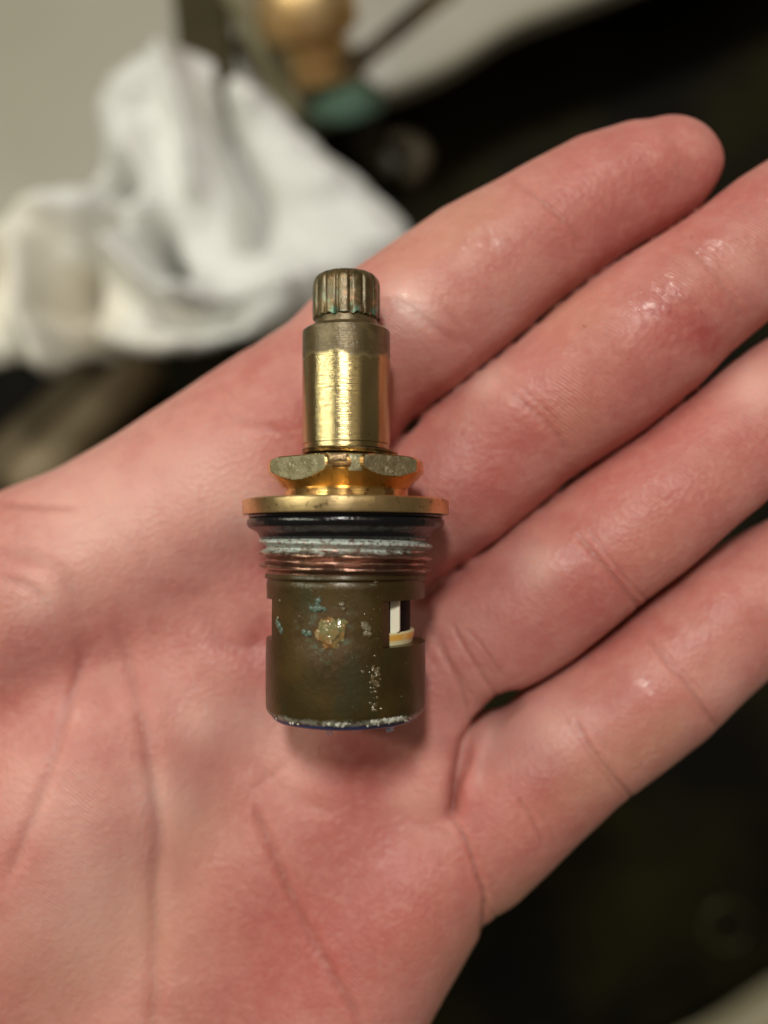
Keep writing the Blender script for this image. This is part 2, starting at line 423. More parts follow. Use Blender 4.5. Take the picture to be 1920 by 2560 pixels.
# the webs: gaps running out into the palm as deep folds
for (pts_, dep_, wd_) in (([(905, 1304), (960, 1264), (1000, 1232)], .13, .085), ([(850, 952), (900, 899)], .09, .08),
                          ([(979, 1760), (988, 1695), (1009, 1622), (1038, 1584), (1110, 1525)], .30, .095)):
    d_ = seg2(X2, Y2, [pd(x_, y_, -1.0)[:2] for x_, y_ in pts_])
    F3 += (dep_ * np.exp(-(d_ / wd_) ** 2)).astype(np.float32)[:, :, None]
del palm, fing, idxf, midf, rinf, pinf

def surface_nets(F, o, h):
    s = F < 0
    c = s[:-1, :-1, :-1].astype(np.int8)
    for (a, b, e) in ((1,0,0),(0,1,0),(1,1,0),(0,0,1),(1,0,1),(0,1,1),(1,1,1)):
        c = c + s[a:s.shape[0]-1+a, b:s.shape[1]-1+b, e:s.shape[2]-1+e]
    act = (c > 0) & (c < 8)
    I, J, Kk = np.nonzero(act); n = len(I)
    ids = -np.ones(act.shape, np.int32); ids[I, J, Kk] = np.arange(n)
    off = np.array([(a, b, e) for a in (0, 1) for b in (0, 1) for e in (0, 1)])
    val = np.stack([F[I + a, J + b, Kk + e] for a, b, e in off], 1)
    acc = np.zeros((n, 3)); cnt = np.zeros(n)
    for p in range(8):
        for q in range(p + 1, 8):
            if np.abs(off[p] - off[q]).sum() != 1: continue
            a = val[:, p]; b = val[:, q]; m_ = (a < 0) != (b < 0)
            t = np.where(m_, a / (a - b + 1e-12), 0)
            acc += np.where(m_[:, None], off[p] + t[:, None] * (off[q] - off[p]), 0); cnt += m_
    V = (np.stack([I, J, Kk], 1) + acc / cnt[:, None]) * h + np.array(o)
    Q = []
    for axn in range(3):
        A = s; sl0 = [slice(1, -1)] * 3; sl1 = [slice(1, -1)] * 3
        sl0[axn] = slice(0, -1); sl1[axn] = slice(1, None)
        a = A[tuple(sl0)]; b = A[tuple(sl1)]
        i, j, k = np.nonzero(a != b)
        base = np.stack([i, j, k], 1) + 1; base[:, axn] -= 1
        flip = a[i, j, k]
        u_, v_ = [(1, 2), (2, 0), (0, 1)][axn]
        def cid(du, dv):
            p = base.copy(); p[:, u_] += du; p[:, v_] += dv
            return ids[p[:, 0], p[:, 1], p[:, 2]]
        q = np.stack([cid(-1, -1), cid(0, -1), cid(0, 0), cid(-1, 0)], 1)
        q[~flip] = q[~flip][:, ::-1]
        Q.append(q)
    return V, np.concatenate(Q)
def np_mesh(V, Q):
    me = bpy.data.meshes.new('hand'); me.vertices.add(len(V)); me.vertices.foreach_set('co', V.astype(np.float32).ravel())
    me.loops.add(Q.size); me.loops.foreach_set('vertex_index', Q.astype(np.int32).ravel())
    me.polygons.add(len(Q)); me.polygons.foreach_set('loop_start', np.arange(0, Q.size, 4, dtype=np.int32))
    me.update(calc_edges=True); me.validate(); return me
V, Q = surface_nets(F3, (gx0, gy0, gz0), HV)
del F3
hm = np_mesh(V, Q)
tmp = bpy.data.objects.new('tmp', hm); sc.collection.objects.link(tmp)
md = tmp.modifiers.new('s', 'SMOOTH'); md.factor = .5; md.iterations = 5
md = tmp.modifiers.new('b', 'SUBSURF'); md.levels = 1; md.render_levels = 1
dg = bpy.context.evaluated_depsgraph_get()
hm2 = bpy.data.meshes.new_from_object(tmp.evaluated_get(dg))
bpy.data.objects.remove(tmp); bpy.data.meshes.remove(hm)
nv = len(hm2.vertices)
co = np.empty(nv * 3, np.float32); hm2.vertices.foreach_get('co', co); co = co.reshape(-1, 3)
no = np.empty(nv * 3, np.float32); hm2.vertex_normals.foreach_get('vector', no); no = no.reshape(-1, 3)
front = np.clip((no[:, 2] - .05) / .3, 0, 1)
# reading-grid coordinates of every skin point
f = D / (D - co[:, 2])
U = (co[:, 0] * f / S + 960) / K; W = (1280 - co[:, 1] * f / S) / K
vis = (front > 0) & (U > -500) & (U < 2000) & (W > 100) & (W < 2500)
Uv, Wv = U[vis], W[vis]
disp = np.zeros(vis.sum()); red = np.zeros(vis.sum()); cre = np.zeros(vis.sum()); wet = np.zeros(vis.sum()); pale = np.zeros(vis.sum()); tan = np.zeros(vis.sum())
wob = vnoise(Uv, Wv, .03, 11) * 3
DS = .75; TS = .6; WS = 1.15
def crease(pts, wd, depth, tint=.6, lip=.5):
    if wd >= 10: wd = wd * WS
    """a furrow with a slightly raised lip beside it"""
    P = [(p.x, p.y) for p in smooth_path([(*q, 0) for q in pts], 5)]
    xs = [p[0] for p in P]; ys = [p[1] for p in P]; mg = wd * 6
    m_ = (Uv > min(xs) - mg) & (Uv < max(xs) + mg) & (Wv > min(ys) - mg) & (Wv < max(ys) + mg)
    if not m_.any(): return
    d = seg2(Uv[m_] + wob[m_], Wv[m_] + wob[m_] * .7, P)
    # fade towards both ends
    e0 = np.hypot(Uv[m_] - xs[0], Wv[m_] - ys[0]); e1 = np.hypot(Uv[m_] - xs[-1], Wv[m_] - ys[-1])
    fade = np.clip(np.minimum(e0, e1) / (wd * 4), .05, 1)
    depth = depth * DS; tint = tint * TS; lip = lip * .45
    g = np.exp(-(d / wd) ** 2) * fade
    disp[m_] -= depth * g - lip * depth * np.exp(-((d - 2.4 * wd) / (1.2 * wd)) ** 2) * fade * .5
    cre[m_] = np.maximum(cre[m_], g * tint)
def blob(arr, x, y, rx, a, ry=None, ang=0):
    ry = ry or rx; c, s_ = math.cos(R(ang)), math.sin(R(ang))
    dx, dy = Uv - x, Wv - y; p = dx * c + dy * s_; q = -dx * s_ + dy * c
    arr += a * np.exp(-(p / rx) ** 2 - (q / ry) ** 2)
# long palm lines
crease([z5(470, 700), z5(500, 900), z5(560, 1150), z5(595, 1400), z5(600, 1600), z5(585, 1900), z5(590, 2300)], 15, .055, .35)
crease([z5(330, 760), z5(280, 960), z5(210, 1180), z5(110, 1470), z5(-20, 1700)], 13, .05, .35)
crease([z5(950, 1370), z5(1030, 1550), z5(1130, 1780), z5(1250, 2000), z5(1380, 2230)], 10, .05, .7)
crease([z5(930, 1340), z5(1010, 1290), z5(1110, 1200)], 9, .016, .3)
crease([z5(780, 620), z5(840, 760), z5(960, 780), z5(1020, 700)], 20, .05, .3)
crease([z5(-20, 240), z5(150, 258), z5(320, 268)], 9, .03, .7)
crease([z5(-20, 425), z5(120, 440), z5(230, 500), z5(330, 640)], 16, .05, .4)
crease([z5(-20, 520), z5(120, 560), z5(200, 650)], 10, .03, .4)
crease([z5(950, 1180), z5(1100, 1350), z5(1340, 1420)], 16, .03, .2)
DS = .6; TS = .55; WS = 1
# across index base / finger joints
crease([z2(1320, 560), z2(1450, 600), z2(1600, 640), z2(1700, 700)], 11, .03, .5)
crease([z2(1230, 270), z2(1330, 400), z2(1500, 540)], 7, .015, .2)
crease([z4(590, 385), z4(680, 440), z4(860, 600), z4(900, 700)], 9, .025, .35)
crease([z4(620, 420), z4(720, 470), z4(880, 620)], 6, .018, .2)
crease([z4(30, 860), z4(180, 920), z4(420, 1090)], 9, .02, .35)
crease([z4(300, 880), z4(390, 980), z4(480, 1130)], 8, .02, .2)
crease([z4(1300, 640), z4(1400, 740), z4(1520, 900), z4(1560, 1020)], 10, .035, .35)
crease([z4(1340, 640), z4(1450, 740), z4(1560, 880)], 6, .02, .25)
crease([z4(520, 1160), z4(640, 1290), z4(790, 1430), z4(850, 1560)], 10, .03, .3)
crease([z4(560, 1180), z4(700, 1290), z4(860, 1440)], 6, .018, .2)
DS = .75; TS = .7; WS = 1
crease([z6(870, 40), z6(960, 150), z6(1060, 270), z6(1150, 380)], 7, .03, .5)
crease([z6(930, 30), z6(1010, 150), z6(1110, 270), z6(1190, 350)], 4.5, .018, .35)
crease([z6(250, 400), z6(330, 520), z6(420, 700), z6(440, 800)], 6, .022, .4)
crease([z6(370, 420), z6(450, 560), z6(540, 700), z6(590, 750)], 5, .022, .35)
crease([z6(430, 440), z6(500, 520), z6(580, 640)], 4, .015, .3)
crease([z6(300, 420), z6(380, 590), z6(480, 750)], 4, .013, .2)
crease([z6(870, 800), z6(940, 920), z6(1030, 1040), z6(1120, 1150)], 6, .034, .5)
crease([z6(820, 770), z6(900, 900), z6(990, 1030), z6(1080, 1150)], 5, .02, .35)
crease([z6(1160, 470), z6(1260, 590), z6(1340, 680), z6(1460, 860)], 6, .03, .45)
crease([z6(1210, 500), z6(1300, 600), z6(1400, 700)], 4, .015, .3)
crease([z6(630, 1120), z6(700, 1220), z6(750, 1330)], 5, .022, .4)
crease([z6(700, 1160), z6(760, 1230), z6(800, 1330)], 4, .013, .3)
# fold where the little finger leaves the palm
crease([z6(450, 880), z6(432, 960), z6(405, 1060), z6(375, 1215)], 9, .02, .5, .3)
crease([z6(375, 1215), z6(430, 1300), z6(465, 1420), z6(500, 1530), z6(500, 1650), z6(505, 1730)], 6, .04, .7)
crease([z6(500, 1540), z6(560, 1620), z6(620, 1640)], 4, .015, .3)
DS = .35; TS = .35
for k in range(110):                             # short fine wrinkles over the palm
    x = rng.uniform(20, 1000); y = rng.uniform(1050, 2200); a = rng.uniform(50, 85) if rng.rand() < .6 else rng.uniform(-40, 10)
    L = rng.uniform(30, 110); c, s_ = math.cos(R(a)), math.sin(R(a)); b = rng.uniform(-12, 12)
    crease([(x - c * L, y - s_ * L), (x + b, y + b), (x + c * L, y + s_ * L)], rng.uniform(3, 5.5), rng.uniform(.004, .010), .12)
# soft pads and hollows
for (x, y, r_, a) in ((300, 1330, 120, .10), (470, 1180, 80, .05), (580, 1390, 70, -.14), (420, 1620, 100, .07), (250, 1500, 50, -.04), (700, 1640, 80, .05), (860, 1980, 120, .07), (1040, 1120, 70, .05), (1000, 1430, 60, .04),
                      (1110, 1560, 60, .04), (930, 1700, 60, .06), (640, 880, 60, .05), (120, 1250, 60, .05), (745, 1470, 120, .20), (1190, 1210, 60, .05), (1090, 850, 60, .04), (1440, 1500, 70, .04)):
    blob(disp, x, y, r_, a)
blob(disp, 748, 1100, 110, .20); blob(disp, 748, 1430, 105, .24, 190)
disp += vnoise(Uv, Wv, .012, 21) * .012 + vnoise(Uv, Wv, .035, 22) * .005
# blood colour, with cartridge shadow and dimmer fingers and heel painted in as red
for b in ((690, 960, 70, .9, 110, 20), (590, 900, 50, .6), (1530, 735, 42, 1.2, 30, 40), (1460, 690, 60, .4), (1150, 950, 60, .6), (1080, 1010, 70, .5), (1010, 1070, 90, .8), (610, 1200, 60, .9), (585, 1400, 80, 1.0), (640, 1500, 60, .6),
          (780, 1620, 80, 1.0), (1030, 1740, 50, .8), (880, 1440, 60, .6), (940, 1500, 50, .6), (1270, 500, 80, .4), (1400, 400, 120, .5), (900, 850, 70, .5), (1060, 900, 50, .4), (1620, 950, 60, .6), (1270, 1330, 80, .55),
          (1120, 1420, 70, .5), (760, 1750, 120, .6), (660, 2050, 200, .9), (900, 1950, 160, .7), (1200, 820, 130, .45), (1450, 700, 130, .4), (1300, 1200, 160, .45), (1500, 1050, 120, .3), (1150, 1800, 120, .4), (1350, 780, 260, .3), (1480, 1100, 240, .28), (1400, 430, 160, .3), (1300, 1550, 200, .2), (1000, 1250, 60, .6), (500, 820, 60, .2), (1610, 420, 80, .5), (1400, 930, 90, .2), (1180, 1700, 60, .4), (330, 1400, 90, .3), (150, 1420, 80, .3), (40, 1550, 60, .5), (60, 1850, 80, .5), (560, 1240, 60, .4)):
    blob(red, *b)
for b in ((870, 640, 50, .8), (905, 680, 40, .7), (1060, 830, 60, .9, 40, -40), (1170, 1215, 55, 1.0), (1380, 560, 60, .2), (1100, 700, 60, .4), (200, 1130, 150, .7), (450, 1050, 120, .6), (330, 1700, 60, .6), (430, 1560, 50, .7),
          (560, 1560, 80, .5), (1060, 1590, 50, .5), (1190, 1560, 80, .6), (1620, 830, 70, .8), (1560, 1480, 60, .3), (1150, 1000, 40, .3), (90, 1290, 60, .6), (960, 1150, 60, .3), (640, 1680, 60, .5), (880, 1720, 50, .4), (1600, 570, 50, .3), (560, 1100, 70, .7)):
    blob(pale, *b)
for b in ((200, 1950, 170, .55), (100, 1750, 110, .5), (380, 1750, 80, .4)):
    blob(pale, *b)  # lower-left palm painted lighter where the lamps leave it too dark
for b in ((1000, 480, 110, .9, 60, -33), (1250, 700, 90, .9), (1240, 900, 70, .8), (1480, 590, 60, .5), (870, 570, 60, .5), (1400, 1180, 90, .6), (1250, 1700, 120, .9, 60, -40), (1420, 1600, 120, .9, 50, -40), (1100, 1950, 120, .9, 60, -45),
          (600, 1300, 60, .4), (350, 2000, 140, .8), (150, 2100, 160, .6), (950, 2050, 120, .7), (420, 1800, 90, .7), (1560, 1020, 60, .4)):
    blob(tan, *b)
for b in ((1425, 640, 60, 1.0, 42, -30), (1540, 520, 60, .9, 30, -30), (1260, 706, 12, 1.3), (1060, 510, 50, .7, 26, 30), (860, 640, 40, .9, 20, 40), (1000, 915, 18, .9, 40, 0), (1180, 1330, 60, .3), (170, 1545, 16, .7), (1390, 1480, 30, .6, 10, 50), (1010, 520, 26, .6), (1160, 1250, 46, .4)):
    blob(wet, *b)
co[vis] += no[vis] * (disp * front[vis])[:, None]
hm2.vertices.foreach_set('co', co.ravel())
for nm, arr in (('red', red), ('crease', cre), ('wet', wet), ('pale', pale), ('tan', tan)):
    full = np.zeros(nv, np.float32); full[vis] = arr
    hm2.attributes.new(nm, 'FLOAT', 'POINT').data.foreach_set('value', full)
hm2.update()
m = Mat('skin')
base = m.mix(m.ramp(m.noise(.55, 4, .6), .35, .68), (.56, .25, .215), (.50, .195, .165))
base = m.mix(m.ramp(m.noise(2.2, 4, .6), .42, .66, 0, .42), base, (.46, .145, .13))
base = m.mix(m.math('MULTIPLY', m.attr('tan'), .6, True), base, (.54, .29, .20))
base = m.mix(m.math('MULTIPLY', m.attr('pale'), .85, True), base, (.78, .49, .43))
base = m.mix(m.math('MULTIPLY', m.attr('red'), .72, True), base, (.41, .095, .085))
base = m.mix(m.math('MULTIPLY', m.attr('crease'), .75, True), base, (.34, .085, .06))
base = m.mix(m.ramp(m.noise(7, 5, .6), .42, .75, 0, .22), base, (.66, .35, .29))
wv = m.n.new('ShaderNodeTexWave'); wv.wave_type = 'BANDS'; wv.bands_direction = 'X'; wv.inputs['Scale'].default_value = 7.5
wv.inputs['Distortion'].default_value = 4.5; wv.inputs['Detail'].default_value = 2; wv.inputs['Detail Scale'].default_value = .5
m.L(m.map(rot=(0, 0, R(-52))), wv.inputs['Vector'])
ridge = m.math('MULTIPLY', wv.outputs['Fac'], m.ramp(m.noise(.8, 2), .4, .6, .15, 1))
b1 = m.bump(ridge, .5, .012)
b2 = m.bump(m.voro(14), .38, .02, b1)
b3 = m.bump(m.noise(30, 3), .16, .012, b2)
wetm = m.math('MULTIPLY', m.attr('wet'), m.ramp(m.noise(7, 4, .7), .45, .58, .05, 1.6), True)
cb = m.bump(m.noise(24, 3, .6, m.map(rot=(0, 0, R(40)), scale=(1, 1.8, 1))), .5, .015)
m.set(Base_Color=base, Roughness=.46, Specular_IOR_Level=.42, Normal=b3, Subsurface_Weight=.85, Subsurface_Scale=.22, Subsurface_Radius=(1.0, .32, .18),
      Coat_Weight=wetm, Coat_Roughness=.10, Coat_Normal=cb)
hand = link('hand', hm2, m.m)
tag(hand, "open bare hand, palm up, fingers together to the upper right, holding the brass cartridge", 'hand')

# water beads on the skin
m = Mat('clear_water'); m.set(Base_Color=(1, 1, 1), Transmission_Weight=1, IOR=1.33, Roughness=.03)
rb = random.Random(12); bv = []; bf = []
ico = bmesh.new(); bmesh.ops.create_icosphere(ico, subdivisions=2, radius=1); IV = [v_.co.copy() for v_ in ico.verts]; IF = [[q.index for q in f_.verts] for f_ in ico.faces]; ico.free()
spots = [(1260, 706, 3.0)] + [(rb.gauss(1420, 38), rb.gauss(640, 22), rb.uniform(.8, 2.0)) for _ in range(34)] + [(rb.gauss(1545, 40), rb.gauss(522, 18), rb.uniform(.8, 2.0)) for _ in range(16)] \
    + [(rb.gauss(1005, 8), rb.gauss(925, 22), rb.uniform(.7, 1.3)) for _ in range(8)] + [(rb.gauss(1060, 30), rb.gauss(510, 14), rb.uniform(.7, 1.2)) for _ in range(10)] \
    + [(rb.gauss(855, 16), rb.gauss(635, 12), rb.uniform(.7, 1.3)) for _ in range(9)] + [(170, 1545, 1.6), (1010, 520, 1.2), (1395, 1470, 1.3)]
for (x_, y_, r_) in spots:
    k_ = int(np.argmin((U - x_) ** 2 + (W - y_) ** 2 + 1e6 * (front < .2)))
    c_ = Vector(co[k_].tolist()); n_ = Vector(no[k_].tolist()); rr = r_ * K * S * 1.3; ax1 = n_.orthogonal().normalized(); ax2 = n_.cross(ax1)
    e1 = rb.uniform(.8, 1.5); b0 = len(bv)
    for q in IV: bv.append(c_ + ax1 * q.x * rr * e1 + ax2 * q.y * rr + n_ * q.z * rr * .45)
    bf += [[i + b0 for i in f_] for f_ in IF]
o = link('water_beads', mesh(bv, bf), m.m, hand); o['kind'] = 'stuff'

# =================================================================== THE CARTRIDGE
tau = R(2.1)
x0 = (865 - 960) * S; y0 = (1280 - 1362) * S
def T(y):
    Yp = (1280 - y) * S
    return D * (Yp - y0) / (math.cos(tau) * D - Yp * math.sin(tau))
def RR(r, y): return r * S * (1 + T(y) * math.sin(tau) / D)
def PR(lst): return [(T(y), RR(r, y)) for y, r in lst]
cart = empty('faucet_cartridge', (x0, y0, 0), (-(math.pi / 2 + tau), 0, 0))
tag(cart, 'tarnished brass faucet cartridge with splined stem lying upright on the palm', 'cartridge')

def brushed(name, clean, rough=.26, dark=None):
    m = Mat(name)
    tg = m.n.new('ShaderNodeTangent'); tg.direction_type = 'RADIAL'; tg.axis = 'Z'
    m.b.inputs['Anisotropic'].default_value = .75
    m.L(tg.outputs[0], m.b.inputs['Tangent']); m.b.inputs['Anisotropic Rotation'].default_value = .25
    m.b.inputs['Metallic'].default_value = 1
    return m
# --- splined tip
m = Mat('tip_tarnish'); s_ = m.sep()
n1 = m.noise(5, 4); n2 = m.noise(9, 4)
col = m.mix(m.ramp(n1, .35, .65), (.07, .052, .017), (.14, .095, .036))
low = m.ramp(s_[2], T(800), T(760), 1, 0)
teal = m.math('MULTIPLY', m.ramp(n2, .50, .60), m.ramp(s_[2], T(795), T(735), 1, 0))
col = m.mix(m.math('MULTIPLY', teal, .85), col, (.10, .21, .14))
col = m.mix(m.math('MULTIPLY', m.ramp(m.noise(12, 3), .55, .66), .6), col, (.34, .17, .09))
m.set(Base_Color=col, Metallic=.55, Roughness=.42, Coat_Weight=.5, Coat_Roughness=.12, Normal=m.bump(m.noise(22, 4), .35, .02), Coat_Normal=m.bump(m.noise(30, 3), .5, .02))
M_tip = m.m
NT = 16
def spl(a, h, r):
    ph = (a * NT / (2 * math.pi) + .1) % 1.0
    g = math.exp(-((ph - .5) / .13) ** 2)
    t = (h - T(802)) / (T(689) - T(802))
    dep = .022 * min(1, max(0, (1.04 - t) * 6))
    hh = h
    if t < .03: hh = h + .018 * math.sin(a * 17 + 1) * math.sin(a * 5)
    return (r - dep * g if r > .2 else r, hh)
tipme = lathe(PR([(803, 30), (803, 72), (802, 80), (799, 84), (770, 84.5), (740, 84.5), (716, 84), (707, 82), (700, 78.5), (694, 73), (690, 66), (688.5, 55), (688, 30)]), 16 * 18, spl)
link('splined_tip', tipme, M_tip, cart, sharp=50)
# --- stem
m = brushed('stem_brass', None); s_ = m.sep()
wavy = m.math('ADD', s_[2], m.math('MULTIPLY', m.math('SUBTRACT', m.noise(3.2, 4), .5), .32))
dk = m.ramp(wavy, T(908), T(892), 0, 1)
cleanc = m.mix(m.ramp(m.noise(2.0, 3, .5, m.map((1, 1, .25))), .45, .62), (.52, .42, .22), (.38, .30, .145))
spk = m.ramp(m.voro(11), .10, .16, 1, 0); spk = m.math('MULTIPLY', spk, m.ramp(m.noise(4, 2), .5, .62))
cleanc = m.mix(m.math('MULTIPLY', spk, .8), cleanc, (.14, .10, .04))
edgeb = m.ramp(m.math('ABSOLUTE', m.math('SUBTRACT', wavy, T(903))), 0, .05, 1, 0)
darkc = m.mix(m.ramp(m.noise(6, 4), .4, .7), (.10, .070, .028), (.155, .11, .05))
darkc = m.mix(m.math('MULTIPLY', edgeb, .6), darkc, (.04, .03, .01))
grooves = m.noise(1.0, 3, .7, m.map((1.2, 1.2, 60)))
m.set(Base_Color=m.mix(dk, cleanc, darkc), Metallic=m.math('SUBTRACT', 1, m.math('MULTIPLY', dk, .45)), Roughness=m.math('ADD', .26, m.math('MULTIPLY', dk, .17)),
      Normal=m.bump(grooves, .45, .010, m.bump(m.noise(9, 3), .10, .012)), Anisotropic=m.math('SUBTRACT', .75, m.math('MULTIPLY', dk, .6)), Coat_Weight=m.math('MULTIPLY', dk, .4), Coat_Roughness=.15, Coat_Normal=m.bump(m.noise(26, 3), .6, .02))
link('stem', lathe(PR([(1125, 30), (1125, 106), (1113, 106), (1112, 109), (1090, 109.5), (1000, 109.5), (900, 109.5), (845, 109.5), (832, 109), (828, 105), (821, 92), (819, 84), (817, 79), (806, 78), (798, 76), (798, 30)])), m.m, cart, sharp=30)
# --- retaining ring
m = Mat('ring_bronze'); m.set(Base_Color=m.mix(m.ramp(m.noise(6, 3), .4, .6), (.42, .29, .13), (.17, .12, .05)), Metallic=.95, Roughness=.3, Normal=m.bump(m.noise(20, 2), .3, .01))
ring = link('retaining_ring', lathe([(-.030, RR(104, 1120)), (-.034, RR(114, 1120)), (-.026, RR(118.5, 1120)), (-.006, RR(120, 1120)), (0, RR(118, 1120)), (.008, RR(120, 1120)), (.026, RR(118.5, 1120)), (.032, RR(114, 1120)), (.028, RR(104, 1120))]), m.m, cart, sharp=40)
ring.location = (10 * S, 0, T(1133)); ring.rotation_euler = (0, R(2.2), 0)
m = Mat('groove_black'); m.set(Base_Color=(.003, .003, .003), Roughness=.6, Specular_IOR_Level=.1)
M_blk = m.m
link('groove', lathe(PR([(1151, 60), (1151, 100), (1112.5, 100), (1112.5, 60)]), 96), M_blk, cart, sharp=30)
# --- nut: turned cylinder with four rough flats and a conical underside
m = brushed('nut_gold', None); s_ = m.sep()
gold = m.mix(m.ramp(m.noise(3, 3), .4, .65), (.74, .50, .19), (.58, .37, .14))
gold = m.mix(m.math('MULTIPLY', m.ramp(m.noise(7, 4), .56, .62), .75), gold, (.30, .13, .05))
m.set(Base_Color=gold, Roughness=.22, Anisotropic=.5, Normal=m.bump(m.noise(10, 3), .12, .02, m.bump(m.noise(1, 2, .6, m.map((3, 3, 60))), .15, .01)))
M_gold = m.m
m = Mat('nut_flat'); c_ = m.mix(m.ramp(m.noise(9, 5, .7), .35, .65), (.34, .31, .19), (.22, .19, .10))
c_ = m.mix(m.ramp(m.noise(14, 3), .6, .68), c_, (.55, .50, .34))
m.set(Base_Color=c_, Metallic=.75, Roughness=.5, Normal=m.bump(m.noise(18, 5, .7), .7, .03), Coat_Weight=.3, Coat_Roughness=.15)
M_flat = m.m
prof = PR([(1153, 60), (1152, 120), (1150.5, 182), (1155, 191), (1161, 194.5), (1168, 195), (1176, 195), (1182, 194.5), (1186, 193), (1224, 156), (1229, 154.5), (1236, 154.5), (1249, 154.5), (1249, 60)])
nn_ = 360; vv = []; flat = []
apo = RR(174, 1180)
cents = [R(a) for a in (-40, 39, 130, 220)]
apos = [RR(171.5, 1180), RR(178, 1180), apo, apo]
prof2 = []
for (h0, r0), (h1, r1) in zip(prof[:-1], prof[1:]):
    n_ = 14 if abs(h1 - h0) > .05 else 2
    for k in range(n_): prof2.append((h0 + (h1 - h0) * k / n_, r0 + (r1 - r0) * k / n_))
prof2.append(prof[-1])
def nutr(a, h, r):
    for c_, ap in zip(cents, apos):
        d = math.cos(a - c_)
        if d > .1: 
            lim = ap / d
            if lim < r - 1e-6: r = lim
    return r
nm_ = lathe(prof2, nn_, nutr)
def isflat(p):
    a = math.atan2(p[0], -p[1]); r = math.hypot(p[0], p[1])
    for c_, ap in zip(cents, apos):
        if abs(r * math.cos(a - c_) - ap) < .004 and h_ok(p[2]): return True
    return False
def h_ok(z): return T(1215) < z < T(1151.5)
vals = [isflat(v.co) for v in nm_.vertices]
nut = link('nut', nm_, [M_gold, M_flat], cart, sharp=24)
for p in nm_.polygons:
    if len(p.vertices) == 4 and sum(vals[i] for i in p.vertices) >= 3: p.material_index = 1
# small tarnished plate left on the corner between the flats
m = Mat('corner_tarnish'); m.set(Base_Color=m.mix(m.ramp(m.noise(14, 4), .4, .6), (.20, .12, .07), (.34, .24, .13)), Metallic=.8, Roughness=.38, Normal=m.bump(m.noise(24, 4), .6, .02))
def patch(name, a0, a1, ya, yb, r, lift, mat, n=16, jag=0.0, seed=1, parent=None):
    """a thin curved scab standing proud of the metal"""
    rs = random.Random(seed); v = []; f = []
    rows = 6
    for i in range(rows + 1):
        t = i / rows
        for k in range(n + 1):
            u_ = k / n; a = R(a0 + (a1 - a0) * u_); j1 = jag * (rs.random() - .5)
            y = ya + (yb - ya) * t + j1 * (1 if i in (0, rows) else .2)
            ed_ = min(u_, 1 - u_, t, 1 - t) * 4
            rr = RR(r, y) - .006 + lift * min(1, ed_ + .0) * (1 + jag * .02 * (rs.random() - .5)) + (.006 if ed_ > 0 else 0)
            v.append((rr * math.sin(a), -rr * math.cos(a), T(y)))
    for i in range(rows):
        for k in range(n):
            f.append((i * (n + 1) + k, i * (n + 1) + k + 1, (i + 1) * (n + 1) + k + 1, (i + 1) * (n + 1) + k))
    return link(name, mesh(v, f), mat, parent or cart)
patch('corner_scab', -9.5, 3.5, 1152, 1174, 195, .012, m.m, parent=nut)
patch('corner_scab', 4, 13.5, 1154, 1192, 193.5, .008, M_flat, parent=nut)
# --- flange
m = brushed('flange_brass', None)
fc_ = m.mix(m.ramp(m.noise(3, 4), .38, .64), (.72, .53, .27), (.55, .40, .20))
fc_ = m.mix(m.ramp(m.noise(13, 4), .60, .68), fc_, (.22, .15, .06))
m.set(Base_Color=fc_, Roughness=.33, Anisotropic=.6, Normal=m.bump(m.noise(1, 3, .7, m.map((4, 4, 50))), .25, .012, m.bump(m.noise(12, 3), .15, .02)))
link('flange', lathe(PR([(1250, 60), (1250, 248), (1251, 254), (1254, 257), (1284, 257), (1287.5, 255.5), (1288, 250), (1288, 60)]), 192), m.m, cart, sharp=30)
# --- rubber seal
m = Mat('black_rubber'); m.set(Base_Color=(.005, .005, .006), Roughness=.2, Specular_IOR_Level=.3, Coat_Weight=.15, Coat_Roughness=.05, Normal=m.bump(m.noise(7, 4), .5, .03))
link('rubber_seal', lathe(PR([(1287, 60), (1288.5, 240), (1290, 242), (1295, 241), (1297, 239), (1299, 244), (1304, 246), (1312, 245.5), (1319, 242), (1325, 232), (1331, 221), (1336, 217), (1343, 214), (1347, 208), (1347, 60)]), 192), m.m, cart, sharp=30)
# --- threads (a real helix)
m = Mat('thread_copper'); s_ = m.sep()
tc_ = m.mix(m.ramp(m.noise(5, 3), .4, .65), (.34, .19, .145), (.20, .12, .08))
tc_ = m.mix(m.ramp(s_[2], T(1422), T(1434)), tc_, (.07, .055, .02)) if False else tc_
lim = m.math('MULTIPLY', m.ramp(m.math('ADD', s_[2], m.math('MULTIPLY', m.math('SUBTRACT', m.noise(8, 5, .7), .5), .22)), T(1385), T(1372)), m.ramp(m.noise(20, 4, .75), .40, .50, .15, 1))
tc_ = m.mix(lim, tc_, (.42, .47, .43))
tc_ = m.mix(m.math('MULTIPLY', lim, m.ramp(m.noise(26, 3), .58, .64)), tc_, (.10, .13, .12))
m.set(Base_Color=tc_, Metallic=m.math('SUBTRACT', .95, m.math('MULTIPLY', lim, .85)), Roughness=m.math('ADD', .26, m.math('MULTIPLY', lim, .35)), Normal=m.bump(m.noise(24, 4, .7), .4, .02), Coat_Weight=.4, Coat_Roughness=.08)
